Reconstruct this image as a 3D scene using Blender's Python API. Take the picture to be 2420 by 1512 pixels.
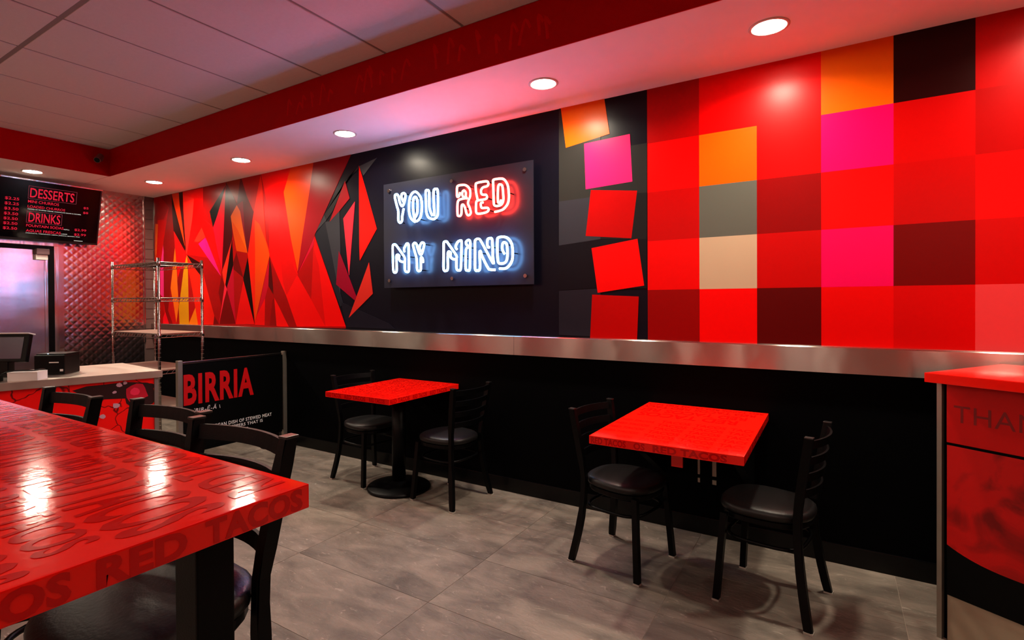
import bpy, bmesh, math, random
from mathutils import Vector, Matrix
random.seed(7)
for o in list(bpy.data.objects): bpy.data.objects.remove(o)
SC = bpy.context.scene
COL = SC.collection
PI = math.pi

# ------------------------------------------------------------------ camera
cam_d = bpy.data.cameras.new('camera')
cam = bpy.data.objects.new('camera', cam_d); COL.objects.link(cam)
YAW, PITCH, ROLL = math.radians(32.99), math.radians(-0.434), math.radians(-0.335)
fw = Vector((-math.sin(YAW)*math.cos(PITCH), math.cos(YAW)*math.cos(PITCH), math.sin(PITCH)))
rt = Vector((math.cos(YAW), math.sin(YAW), 0))
up = rt.cross(fw)
r2 = rt*math.cos(ROLL) + up*math.sin(ROLL)
u2 = up*math.cos(ROLL) - rt*math.sin(ROLL)
cam.matrix_world = Matrix(((r2.x, u2.x, -fw.x, 0), (r2.y, u2.y, -fw.y, -3.347), (r2.z, u2.z, -fw.z, 1.373), (0, 0, 0, 1)))
cam_d.sensor_width = 36; cam_d.sensor_fit = 'HORIZONTAL'
cam_d.lens = 1267.6/2420*36
cam_d.shift_x = (1210-1146.1)/2420
cam_d.shift_y = -(756-722.1)/2420
cam_d.clip_start = 0.02
SC.camera = cam

# ------------------------------------------------------------------ world, exposure, light levels
wd = bpy.data.worlds.new('world'); SC.world = wd; wd.use_nodes = True
wd.node_tree.nodes['Background'].inputs[0].default_value = (0.02, 0.018, 0.02, 1)
wd.node_tree.nodes['Background'].inputs[1].default_value = 1.0
SC.view_settings.view_transform = 'Standard'; SC.view_settings.look = 'None'
SC.view_settings.gamma = 1; SC.view_settings.use_curve_mapping = False
SC.view_settings.exposure = 0.0
LAMP = 420.0            # radiance of the bare downlight lenses
WATT = 18.0             # lamp power of the soffit downlights with a cut-off reflector
NEON_WHITE = (5.0, 12.0, 25.0)
NEON_RED = (68.0, 2.5, 1.6)

# ------------------------------------------------------------------ helpers
def lin(c):
    return tuple(((v/255)/12.92 if v/255 <= .04045 else ((v/255+.055)/1.055)**2.4) for v in c)

def nodemat(name):
    m = bpy.data.materials.new(name); m.use_nodes = True
    nt = m.node_tree; b = nt.nodes['Principled BSDF']
    return m, nt, b

def mat(name, rgb, rough=.5, metal=0., spec=.5, gain=1., var=.06, nscale=9., bump=0., bscale=60., coat=0., emit=None, es=0.):
    """procedural material: base colour with a soft noise mottling and optional fine relief; rgb is sRGB 0-255"""
    m, nt, b = nodemat(name)
    L = [v*gain for v in lin(rgb)]
    N = nt.nodes; K = nt.links
    tc = N.new('ShaderNodeTexCoord')
    nz = N.new('ShaderNodeTexNoise'); nz.inputs['Scale'].default_value = nscale; nz.inputs['Detail'].default_value = 4
    K.new(tc.outputs['Object'], nz.inputs['Vector'])
    mx = N.new('ShaderNodeMix'); mx.data_type = 'RGBA'
    mx.inputs[6].default_value = (*[v*(1-var) for v in L], 1); mx.inputs[7].default_value = (*[min(1, v*(1+var)) for v in L], 1)
    K.new(nz.outputs['Fac'], mx.inputs[0]); K.new(mx.outputs[2], b.inputs['Base Color'])
    b.inputs['Roughness'].default_value = rough; b.inputs['Metallic'].default_value = metal
    b.inputs['Specular IOR Level'].default_value = spec
    b.inputs['Coat Weight'].default_value = coat
    if bump:
        n2 = N.new('ShaderNodeTexNoise'); n2.inputs['Scale'].default_value = bscale; n2.inputs['Detail'].default_value = 3
        K.new(tc.outputs['Object'], n2.inputs['Vector'])
        bp = N.new('ShaderNodeBump'); bp.inputs['Strength'].default_value = bump; bp.inputs['Distance'].default_value = .01
        K.new(n2.outputs['Fac'], bp.inputs['Height']); K.new(bp.outputs[0], b.inputs['Normal'])
    if emit:
        b.inputs['Emission Color'].default_value = (*emit, 1); b.inputs['Emission Strength'].default_value = es
    return m

def steel(name, rgb=(190, 186, 182), rough=.22, wav=(14, 14, .6), bump=.25, dist=.01, groove=None):
    """brushed stainless: metal with a directional waviness that smears reflections into streaks"""
    m, nt, b = nodemat(name); N = nt.nodes; K = nt.links
    b.inputs['Base Color'].default_value = (*lin(rgb), 1); b.inputs['Metallic'].default_value = 1
    tc = N.new('ShaderNodeTexCoord'); mp = N.new('ShaderNodeMapping'); mp.inputs['Scale'].default_value = wav
    nz = N.new('ShaderNodeTexNoise'); nz.inputs['Scale'].default_value = 1; nz.inputs['Detail'].default_value = 3
    K.new(tc.outputs['Object'], mp.inputs['Vector']); K.new(mp.outputs[0], nz.inputs['Vector'])
    bp = N.new('ShaderNodeBump'); bp.inputs['Strength'].default_value = bump; bp.inputs['Distance'].default_value = dist
    K.new(nz.outputs['Fac'], bp.inputs['Height']); K.new(bp.outputs[0], b.inputs['Normal'])
    if groove:     # fine brushing lines along one axis spread the reflections across them
        m2 = N.new('ShaderNodeMapping'); m2.inputs['Scale'].default_value = groove[0]
        n2 = N.new('ShaderNodeTexNoise'); n2.inputs['Scale'].default_value = 1; n2.inputs['Detail'].default_value = 1
        b2 = N.new('ShaderNodeBump'); b2.inputs['Strength'].default_value = 1; b2.inputs['Distance'].default_value = groove[1]
        K.new(tc.outputs['Object'], m2.inputs['Vector']); K.new(m2.outputs[0], n2.inputs['Vector']); K.new(n2.outputs['Fac'], b2.inputs['Height'])
        K.new(bp.outputs[0], b2.inputs['Normal']); K.new(b2.outputs[0], b.inputs['Normal'])
    mr = N.new('ShaderNodeMapRange'); mr.inputs[3].default_value = rough*.8; mr.inputs[4].default_value = rough*1.25
    K.new(nz.outputs['Fac'], mr.inputs[0]); K.new(mr.outputs[0], b.inputs['Roughness'])
    return m

def glow(name, rgb, s=1.):
    m = bpy.data.materials.new(name); m.use_nodes = True; nt = m.node_tree
    nt.nodes.clear()
    e = nt.nodes.new('ShaderNodeEmission'); e.inputs[0].default_value = (*rgb, 1); e.inputs[1].default_value = s
    o = nt.nodes.new('ShaderNodeOutputMaterial'); nt.links.new(e.outputs[0], o.inputs[0])
    return m

def obj(name, data, m=None, parent=None, smooth=False):
    """link one mesh object; data is a bmesh or a mesh"""
    if isinstance(data, bmesh.types.BMesh):
        bm = data; bmesh.ops.recalc_face_normals(bm, faces=bm.faces[:])
        me = bpy.data.meshes.new(name); bm.to_mesh(me); bm.free()
    else: me = data
    if m is not None:
        me.materials.clear(); me.materials.append(m)
    if smooth:
        for p in me.polygons: p.use_smooth = True
    o = bpy.data.objects.new(name, me); COL.objects.link(o)
    if parent is not None: o.parent = parent
    return o

def tag(o, label, cat, group=None):
    o['label'] = label; o['category'] = cat
    if group: o['group'] = group
    return o

def thing(name, label, cat, loc=(0, 0, 0), rz=0., group=None):
    o = bpy.data.objects.new(name, None); COL.objects.link(o)
    o.location = loc; o.rotation_euler = (0, 0, rz); o.empty_display_size = .1
    return tag(o, label, cat, group)

def struct(o): o['kind'] = 'structure'; return o

def box(bm, x0, x1, y0, y1, z0, z1, M=None):
    v = [bm.verts.new((x, y, z)) for z in (z0, z1) for x, y in ((x0, y0), (x1, y0), (x1, y1), (x0, y1))]
    if M is not None:
        for q in v: q.co = M @ q.co
    for f in ((3, 2, 1, 0), (4, 5, 6, 7), (0, 1, 5, 4), (1, 2, 6, 5), (2, 3, 7, 6), (3, 0, 4, 7)):
        bm.faces.new([v[i] for i in f])
    return v

def BX(*a, bev=0., M=None, seg=2):
    bm = bmesh.new(); box(bm, *a, M=M)
    if bev:
        bmesh.ops.bevel(bm, geom=bm.edges[:], offset=bev, segments=seg, affect='EDGES', profile=.7)
    return bm

def prism(bm, pts, d0, d1, to3):
    """polygon pts (2-D) extruded from depth d0 to d1; to3(u, v, d) gives the 3-D point"""
    a = [bm.verts.new(to3(u, v, d0)) for u, v in pts]; b = [bm.verts.new(to3(u, v, d1)) for u, v in pts]
    n = len(pts)
    bm.faces.new(a); bm.faces.new(b[::-1])
    for i in range(n): bm.faces.new((a[i], b[i], b[(i+1) % n], a[(i+1) % n]))

def rings(bm, rs, close=True, caps=True):
    """skin a list of rings of points"""
    vv = [[bm.verts.new(p) for p in r] for r in rs]
    n = len(vv[0])
    for a, b in zip(vv, vv[1:]):
        for i in range(n if close else n-1):
            bm.faces.new((a[i], a[(i+1) % n], b[(i+1) % n], b[i]))
    if caps:
        bm.faces.new(vv[0][::-1]); bm.faces.new(vv[-1])
    return vv

def lathe(bm, prof, n=32, c=(0, 0)):
    rs = [[(c[0]+r*math.cos(2*PI*i/n), c[1]+r*math.sin(2*PI*i/n), z) for i in range(n)] for r, z in prof]
    rings(bm, rs)

def crom(P, k=4, closed=False):
    """Catmull-Rom through the points"""
    P = [Vector(p) for p in P]; n = len(P); out = []
    for i in range(n if closed else n-1):
        g = (lambda j: P[j % n]) if closed else (lambda j: P[min(max(j, 0), n-1)])
        a, b, c, d = g(i-1), g(i), g(i+1), g(i+2)
        for s in range(k):
            t = s/k
            out.append(.5*((2*b)+(c-a)*t+(2*a-5*b+4*c-d)*t*t+(3*b-a-3*c+d)*t**3))
    if not closed: out.append(P[-1])
    return out

def tube(bm, P, r, n=8, closed=False):
    P = [Vector(p) for p in P]; m = len(P); rs = []
    T = []
    for i in range(m):
        if closed: t = P[(i+1) % m]-P[i-1]
        else: t = P[min(i+1, m-1)]-P[max(i-1, 0)]
        T.append(t.normalized() if t.length > 1e-9 else Vector((0, 0, 1)))
    ref = Vector((0, 0, 1)) if abs(T[0].z) < .9 else Vector((1, 0, 0))
    u = T[0].cross(ref).normalized()
    for i in range(m):
        u = (u - T[i]*u.dot(T[i]))
        u = u.normalized() if u.length > 1e-6 else T[i].orthogonal().normalized()
        w = T[i].cross(u)
        rs.append([P[i]+(u*math.cos(2*PI*k/n)+w*math.sin(2*PI*k/n))*r for k in range(n)])
    if closed: rs.append(rs[0])
    vv = rings(bm, rs, caps=not closed)
    if closed: bmesh.ops.remove_doubles(bm, verts=bm.verts[:], dist=1e-6)

def glyphs(s, bold=0., res=3, spacing=1.):
    """flat text as vertices/faces, scaled to the unit box"""
    c = bpy.data.curves.new('lettering', 'FONT'); c.body = s; c.size = 1; c.offset = bold; c.resolution_u = res; c.space_character = spacing
    o = bpy.data.objects.new('lettering', c)
    me = bpy.data.meshes.new_from_object(o)
    V = [v.co.copy() for v in me.vertices]; F = [tuple(p.vertices) for p in me.polygons]
    bpy.data.meshes.remove(me); bpy.data.objects.remove(o); bpy.data.curves.remove(c)
    x0 = min(v.x for v in V); x1 = max(v.x for v in V); y0 = min(v.y for v in V); y1 = max(v.y for v in V)
    return [((v.x-x0)/(x1-x0), (v.y-y0)/(y1-y0)) for v in V], F
_gl = {}
def put_text(bm, s, O, ex, ey, w, h, bold=0., spacing=1., slant=0.):
    """add flat lettering: lower left corner O, width w along ex, cap height h along ey"""
    k = (s, bold, spacing)
    if k not in _gl: _gl[k] = glyphs(s, bold, 3, spacing)
    V, F = _gl[k]; O = Vector(O); ex = Vector(ex); ey = Vector(ey)
    vs = [bm.verts.new(O+ex*(u*w+slant*v*h)+ey*(v*h)) for u, v in V]
    for f in F:
        try: bm.faces.new([vs[i] for i in f])
        except ValueError: pass

def textobj(name, bm, m, parent):
    me = bpy.data.meshes.new(name); bm.to_mesh(me); bm.free(); me.materials.append(m)
    o = bpy.data.objects.new(name, me); COL.objects.link(o); o.parent = parent; o['kind'] = 'stuff'
    return o

def dup(root, loc, rz, label, cat=None, group=None):
    r = root.copy(); COL.objects.link(r); r.location = loc; r.rotation_euler = (0, 0, rz); r['label'] = label
    if group: r['group'] = group
    for ch in list(root.children):
        c = ch.copy(); COL.objects.link(c); c.parent = r
        for g in ch.children:
            d = g.copy(); COL.objects.link(d); d.parent = c
    return r
MURAL=[
(178,0,0,[-7.041,2.68,-3.577,2.68,-3.577,2.675,-4.065,2.009,-4.059,1.986,-3.658,1.156,-3.659,1.14,-7.05,1.11]),
(255,0,0,[-6.373,2.679,-5.953,2.67,-5.944,2.68,-5.95,2.326,-5.773,2.23,-5.788,1.873,-6.283,1.939,-6.342,2.288,-6.369,2.526]),
(150,0,0,[-6.888,2.68,-6.616,2.677,-6.61,2.431,-6.579,2.23,-6.555,2.019,-6.608,1.805,-6.674,1.558,-6.702,1.392,-6.833,1.393,-6.818,1.992,-6.827,2.127,-6.689,2.529]),
(215,0,0,[-6.954,2.395,-6.81,2.394,-6.689,2.529,-6.825,2.12,-6.879,1.926,-6.995,1.932]),
(255,90,15,[-7.016,2.357,-6.949,2.345,-6.994,1.976,-6.997,1.984,-7.009,1.886,-7.024,2.003]),
(255,45,130,[-6.833,2.078,-6.818,1.992,-6.825,1.975,-6.829,1.438,-6.914,1.485,-6.983,1.584,-6.921,1.765,-6.866,1.964]),
(10,0,0,[-7.011,1.486,-6.977,1.564,-6.944,1.394,-6.902,1.126,-7.018,1.124]),
(40,0,0,[-6.628,2.673,-6.611,2.641,-6.556,2.515,-6.325,2.017,-6.342,1.986,-6.585,2.234,-6.61,2.431]),
(255,55,0,[-6.614,2.677,-6.459,2.674,-6.443,2.522,-6.397,2.322,-6.323,2.006,-6.41,2.2,-6.556,2.515]),
(50,0,0,[-6.459,2.674,-6.374,2.673,-6.365,2.525,-6.337,2.288,-6.313,1.97,-6.331,2.012,-6.397,2.322,-6.443,2.522]),
(255,35,25,[-6.366,2.637,-6.132,2.576,-6.168,2.361,-6.294,1.942,-6.313,1.964,-6.361,2.46]),
(245,0,0,[-6.579,2.233,-6.342,1.986,-6.305,1.94,-6.298,1.934,-6.359,1.795,-6.502,1.681,-6.534,1.921,-6.555,2.025]),
(255,110,5,[-6.56,2.031,-6.595,1.868,-6.668,1.558,-6.543,1.145,-6.479,1.373,-6.525,1.77,-6.545,1.96]),
(150,0,0,[-6.441,1.773,-6.357,1.782,-6.47,1.366,-6.485,1.373,-6.515,1.644]),
(255,125,20,[-6.298,1.931,-6.18,1.824,-6.278,1.785,-6.347,1.788]),
(228,145,0,[-6.31,1.91,-6.371,1.758,-6.454,1.435,-6.485,1.322,-6.471,1.125,-6.265,1.128,-6.276,1.742,-6.294,1.872]),
(185,0,0,[-6.276,1.785,-6.213,1.611,-6.133,1.323,-6.261,1.15]),
(255,28,0,[-6.293,1.922,-6.175,1.824,-6.016,1.694,-5.992,1.786,-5.93,1.646,-5.936,1.131,-6.087,1.129,-6.128,1.323,-6.213,1.611,-6.267,1.773]),
(255,120,0,[-6.126,1.323,-6.073,1.129,-6.267,1.128,-6.255,1.156]),
(255,60,60,[-5.989,1.786,-5.93,1.64,-6.016,1.691]),
(45,0,0,[-6.292,1.934,-6.006,1.828,-5.987,1.792,-6.021,1.694,-6.153,1.793]),
(205,0,0,[-6.702,1.392,-6.61,1.392,-6.543,1.145,-6.561,1.123,-6.72,1.123,-6.836,1.277,-6.833,1.393]),
(140,0,0,[-6.833,1.393,-6.702,1.399,-6.729,1.29,-6.622,1.125,-6.708,1.123,-6.792,1.27]),
(255,0,25,[-6.85,1.199,-6.796,1.27,-6.708,1.123,-6.852,1.121]),
(255,35,20,[-5.981,2.227,-5.901,2.111,-6.048,2.067,-6.141,2.079]),
(255,20,120,[-5.901,2.111,-6.049,2.047,-5.857,1.877,-5.608,1.668,-5.805,1.968,-5.909,2.122]),
(232,0,0,[-5.95,2.326,-5.751,2.207,-5.673,1.96,-5.596,1.727,-5.606,1.668,-5.805,1.968,-5.953,2.194]),
(175,0,0,[-5.96,1.787,-5.87,1.765,-5.606,1.668,-5.533,1.555,-5.592,1.345,-5.651,1.149,-5.751,1.234,-5.962,1.661]),
(130,0,0,[-5.598,1.663,-5.531,1.561,-5.603,1.339,-5.654,1.492]),
(255,20,0,[-5.961,1.724,-5.863,1.495,-5.74,1.231,-5.764,1.134,-5.972,1.133]),
(120,0,0,[-5.74,1.234,-5.651,1.142,-5.764,1.137]),
(22,18,18,[-5.505,2.637,-5.814,2.392,-5.751,2.216,-5.667,2.332,-5.584,2.488]),
(80,0,5,[-5.502,2.643,-5.437,2.473,-5.403,2.296,-5.386,2.097,-5.425,1.946,-5.58,1.744,-5.548,2.096,-5.522,2.397]),
(255,10,40,[-5.504,2.625,-5.514,2.481,-5.528,2.337,-5.572,1.908,-5.589,1.728,-5.673,1.96,-5.749,2.206,-5.667,2.332]),
(110,10,15,[-5.501,2.667,-5.486,2.674,-5.364,2.513,-5.289,2.41,-5.408,2.302,-5.442,2.473]),
(165,40,5,[-5.491,2.68,-5.232,2.68,-5.275,2.503,-5.364,2.513]),
(105,0,20,[-5.232,2.68,-5.2,2.676,-5.124,2.492,-5.003,2.311,-5.031,2.233,-5.102,1.913,-5.119,1.897,-5.193,2.159,-5.24,2.34,-5.299,2.411,-5.275,2.503]),
(150,0,35,[-5.294,2.41,-5.189,2.446,-5.169,2.157,-5.137,1.997,-5.193,2.159,-5.24,2.34]),
(200,0,0,[-5.21,2.68,-4.892,2.68,-4.982,2.344,-5.004,2.31,-5.12,2.485]),
(250,100,10,[-5.299,2.411,-5.24,2.34,-5.193,2.159,-5.119,1.894,-5.312,1.925,-5.389,2.205,-5.411,2.302]),
(238,75,0,[-5.389,2.252,-5.288,2.149,-5.133,1.927,-5.119,1.894,-5.312,1.925]),
(190,0,0,[-5.386,2.097,-5.312,1.925,-5.371,1.787,-5.383,1.943]),
(18,0,0,[-5.392,2.048,-5.378,1.937,-5.374,1.781,-5.494,1.53,-5.525,1.582,-5.49,1.738,-5.435,1.946]),
(255,45,25,[-5.392,2.048,-5.425,1.946,-5.522,1.579,-5.536,1.555,-5.581,1.711]),
(175,0,0,[-5.316,1.913,-5.122,1.885,-5.12,1.835,-5.195,1.639,-5.304,1.82]),
(115,0,0,[-5.313,1.91,-5.195,1.642,-5.371,1.734,-5.375,1.805]),
(205,0,40,[-5.371,1.775,-5.368,1.727,-5.341,1.405,-5.335,1.151,-5.494,1.52,-5.483,1.563]),
(180,0,0,[-5.368,1.73,-5.195,1.627,-5.271,1.369,-5.335,1.166,-5.361,1.405]),
(255,35,60,[-5.535,1.576,-5.492,1.526,-5.549,1.406,-5.651,1.149,-5.592,1.345]),
(125,0,0,[-5.492,1.508,-5.345,1.154,-5.638,1.143,-5.549,1.406]),
(14,0,0,[-5.113,1.84,-5.061,1.548,-5.009,1.166,-5.187,1.603,-5.195,1.639]),
(250,0,0,[-5.195,1.603,-5.009,1.154,-5.34,1.145,-5.271,1.369]),
(255,0,0,[-4.874,2.68,-4.564,2.68,-4.404,2.68,-4.515,2.461,-4.415,2.011,-4.318,1.658,-3.922,1.152,-4.339,1.143,-4.599,1.604,-4.748,1.851,-4.751,2.287]),
(228,0,0,[-4.589,2.342,-4.361,1.696,-4.318,1.645,-4.481,1.449,-4.539,1.577,-4.594,1.96]),
(255,28,0,[-4.883,2.68,-5.007,2.288,-5.109,1.891,-5.114,1.887,-5,1.166,-4.97,1.247,-4.748,1.845,-4.756,1.907,-4.801,1.998,-4.857,2.558]),
(245,68,0,[-4.989,2.229,-4.909,2.177,-4.801,1.993,-4.748,1.864,-4.748,1.842,-4.97,1.247,-4.995,1.195,-4.984,1.92]),
(255,70,0,[-4.404,2.68,-4.072,2.68,-4.128,2.439,-4.258,1.926,-4.313,1.67,-4.415,2.011,-4.515,2.455]),
(165,0,20,[-4.072,2.68,-3.577,2.68,-4.065,2.006,-4.072,1.987,-4.318,1.652,-4.241,1.999,-4.128,2.439]),
(182,0,0,[-4.072,1.987,-4.089,1.716,-4.121,1.403,-4.318,1.639]),
(215,0,45,[-4.07,1.987,-4.078,1.915,-4.314,1.648]),
(255,0,0,[-4.066,1.989,-3.658,1.156,-3.927,1.151,-4.121,1.403,-4.088,1.807]),
(225,0,0,[-4.083,1.897,-4.008,1.713,-3.925,1.152,-4.121,1.403]),
(160,0,0,[-4.726,1.782,-4.599,1.604,-4.491,1.443,-4.334,1.144,-4.456,1.141,-4.686,1.423,-4.698,1.568]),
(75,0,0,[-4.746,1.834,-4.718,1.709,-4.689,1.456,-4.769,1.545]),
(205,0,35,[-4.758,1.795,-4.769,1.545,-4.825,1.418,-4.965,1.235,-4.853,1.544]),
(255,0,0,[-4.825,1.418,-4.836,1.146,-5,1.148,-4.968,1.238]),
(170,0,0,[-4.769,1.542,-4.682,1.428,-4.643,1.144,-4.836,1.146,-4.825,1.418]),
(145,0,0,[-4.705,1.4,-4.678,1.417,-4.643,1.144,-4.754,1.144]),
(255,0,0,[-4.677,1.425,-4.603,1.336,-4.454,1.14,-4.605,1.138,-4.643,1.144]),
(58,58,66,[-3.728,2.195,-3.72,1.886,-3.726,1.452,-3.783,1.616,-3.862,1.895,-3.917,2.114,-3.851,2.114]),
(32,34,44,[-4.055,2.011,-3.917,2.114,-3.854,1.894,-3.775,1.593,-3.685,1.353,-3.727,1.336,-4.041,1.961]),
(62,62,68,[-4.046,2.033,-3.929,2.18,-3.901,2.127]),
(44,42,44,[-3.718,2.39,-3.925,2.183,-3.901,2.13,-3.817,2.201,-3.65,2.453,-3.49,2.536,-3.482,2.567]),
(60,60,64,[-3.475,2.56,-3.26,2.603,-3.423,2.473]),
(24,22,34,[-3.718,1.377,-3.134,1.192,-3.069,1.148,-3.646,1.152]),
(46,46,44,[-1.562,2.68,-1.266,2.68,-1.269,2.057,-1.565,2.05]),
(52,52,60,[-1.565,2.05,-1.269,2.057,-1.27,1.776,-1.567,1.752]),
(14,12,20,[-1.567,1.752,-1.27,1.776,-1.272,1.459,-1.568,1.446]),
(34,32,42,[-1.568,1.443,-1.272,1.455,-1.273,1.139,-1.57,1.143]),
(40,40,40,[-1.268,2.348,-0.967,2.35,-0.968,2.044,-1.269,2.057]),
(28,28,30,[-1.269,2.057,-0.968,2.044,-0.969,1.755,-1.27,1.776]),
(18,18,24,[-1.27,1.773,-0.969,1.755,-0.97,1.45,-1.272,1.455]),
(255,10,0,[-3.475,2.565,-3.268,1.998,-3.474,1.737,-3.478,1.871]),
(255,45,65,[-3.53,2.26,-3.611,1.615,-3.677,2.124]),
(180,0,22,[-3.652,2.457,-3.596,2.294,-3.724,2.197,-3.859,2.108]),
(155,0,38,[-3.738,1.838,-3.52,1.421,-3.539,1.39,-3.777,1.536]),
(222,42,32,[-3.363,1.716,-3.321,1.446,-3.616,1.236]),
(255,108,0,[-1.548,2.68,-1.241,2.68,-1.206,2.448,-1.512,2.407]),
(255,35,115,[-1.381,2.413,-1.074,2.424,-1.059,2.123,-1.371,2.111]),
(190,0,0,[-1.335,2.102,-1.029,2.062,-1.067,1.766,-1.373,1.803]),
(255,0,0,[-1.332,1.72,-1.028,1.761,-0.987,1.467,-1.291,1.426]),
(195,0,0,[-1.329,1.415,-1.022,1.399,-1.034,1.129,-1.345,1.125])]
MURAL_SPLIT=(69,82)
NEON={
'Y1':[-2.863,2.116,-2.867,2.06,-2.868,2.02,-2.886,2.004,-2.906,2.023,-2.907,2.097,-2.92,2.138,-2.942,2.214,-2.928,2.234,-2.906,2.22,-2.891,2.168,-2.871,2.135,-2.854,2.14,-2.839,2.173,-2.83,2.217,-2.846,2.233,-2.868,2.229,-2.873,2.2,-2.865,2.169],
'O':[-2.751,2.016,-2.753,2.082,-2.751,2.167,-2.731,2.192,-2.709,2.162,-2.709,2.078,-2.723,2.043,-2.74,2.022,-2.723,2.001,-2.693,2.014,-2.672,2.048,-2.664,2.119,-2.677,2.185,-2.729,2.232,-2.777,2.206,-2.795,2.132,-2.791,2.066,-2.77,2.021,-2.744,1.999],
'U':[-2.573,2.032,-2.588,2.079,-2.591,2.162,-2.592,2.217,-2.608,2.229,-2.625,2.221,-2.623,2.134,-2.62,2.063,-2.601,2.022,-2.573,2.008,-2.544,2.004,-2.512,2.027,-2.507,2.09,-2.508,2.21,-2.526,2.229,-2.548,2.215,-2.547,2.126,-2.542,2.061,-2.544,2.036,-2.56,2.036],
'R':[-2.312,2.178,-2.312,2.152,-2.321,2.146,-2.328,2.154,-2.329,2.206,-2.32,2.227,-2.281,2.229,-2.25,2.223,-2.222,2.202,-2.21,2.175,-2.212,2.136,-2.226,2.109,-2.23,2.086,-2.216,2.056,-2.206,2.021,-2.217,2.004,-2.234,2.004,-2.246,2.022,-2.256,2.057,-2.27,2.081,-2.282,2.084,-2.288,2.069,-2.29,2.021,-2.301,2.005,-2.318,2.006,-2.325,2.021,-2.325,2.09,-2.317,2.118,-2.296,2.126,-2.257,2.129,-2.24,2.127,-2.25,2.143,-2.25,2.171,-2.266,2.187,-2.28,2.175,-2.28,2.149,-2.27,2.135],
'E':[-2.156,2.11,-2.16,2.158,-2.162,2.215,-2.151,2.227,-2.109,2.23,-2.066,2.228,-2.053,2.212,-2.063,2.194,-2.099,2.189,-2.116,2.17,-2.112,2.144,-2.093,2.136,-2.073,2.133,-2.065,2.116,-2.077,2.104,-2.11,2.102,-2.147,2.1,-2.159,2.085,-2.16,2.022,-2.145,2.006,-2.107,2.005,-2.067,2.011,-2.052,2.026,-2.064,2.04,-2.107,2.043,-2.117,2.055,-2.119,2.08,-2.107,2.085],
'D1':[-1.959,2.085,-1.956,2.069,-1.966,2.064,-1.974,2.076,-1.975,2.137,-1.97,2.185,-1.955,2.193,-1.938,2.179,-1.932,2.132,-1.93,2.082,-1.943,2.054,-1.969,2.045,-1.998,2.048,-2.009,2.066,-2.011,2.127,-2.013,2.196,-2.013,2.227,-2,2.234,-1.948,2.232,-1.92,2.22,-1.895,2.182,-1.886,2.126,-1.887,2.078,-1.899,2.046,-1.931,2.017,-1.966,2.009,-2.01,2.008],
'M1':[-2.858,1.773,-2.851,1.794,-2.83,1.822,-2.818,1.834,-2.802,1.823,-2.801,1.759,-2.8,1.627,-2.82,1.611,-2.841,1.626,-2.842,1.682,-2.841,1.719,-2.862,1.749,-2.901,1.794,-2.933,1.828,-2.952,1.835,-2.969,1.822,-2.968,1.741,-2.965,1.633,-2.947,1.609,-2.929,1.624,-2.929,1.686,-2.93,1.74,-2.917,1.752,-2.9,1.741,-2.905,1.72,-2.887,1.697,-2.859,1.691],
'Y2':[-2.667,1.679,-2.663,1.71,-2.673,1.718,-2.677,1.706,-2.679,1.628,-2.696,1.613,-2.715,1.627,-2.719,1.69,-2.724,1.724,-2.754,1.809,-2.75,1.828,-2.737,1.834,-2.721,1.823,-2.71,1.794,-2.693,1.754,-2.68,1.74,-2.666,1.747,-2.649,1.793,-2.644,1.821,-2.662,1.832,-2.679,1.82,-2.693,1.785,-2.686,1.769],
'M2':[-2.343,1.761,-2.346,1.779,-2.325,1.814,-2.3,1.823,-2.29,1.812,-2.292,1.741,-2.298,1.62,-2.316,1.604,-2.337,1.619,-2.338,1.687,-2.336,1.71,-2.361,1.745,-2.403,1.796,-2.426,1.823,-2.446,1.824,-2.455,1.808,-2.456,1.722,-2.457,1.62,-2.437,1.605,-2.419,1.619,-2.418,1.691,-2.416,1.737,-2.405,1.748,-2.389,1.735,-2.393,1.713,-2.375,1.692,-2.35,1.688],
'I':[-2.235,1.775,-2.247,1.789,-2.25,1.809,-2.231,1.822,-2.216,1.815,-2.212,1.793,-2.214,1.765,-2.218,1.617,-2.237,1.601,-2.255,1.616,-2.253,1.711,-2.249,1.761,-2.237,1.772],
'N':[-2.008,1.598,-2.047,1.601,-2.063,1.616,-2.095,1.67,-2.113,1.704,-2.121,1.73,-2.131,1.727,-2.13,1.611,-2.152,1.598,-2.172,1.612,-2.171,1.735,-2.172,1.804,-2.159,1.823,-2.134,1.822,-2.117,1.803,-2.078,1.74,-2.037,1.673,-2.014,1.642,-2.02,1.699,-2.024,1.808,-2.042,1.821,-2.063,1.814,-2.064,1.764,-2.057,1.761],
'D2':[-1.931,1.705,-1.941,1.733,-1.939,1.776,-1.923,1.785,-1.904,1.768,-1.899,1.709,-1.904,1.666,-1.922,1.643,-1.957,1.639,-1.976,1.654,-1.982,1.724,-1.981,1.805,-1.968,1.823,-1.921,1.823,-1.887,1.804,-1.863,1.765,-1.857,1.707,-1.863,1.656,-1.888,1.62,-1.92,1.603,-1.973,1.605]}
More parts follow.
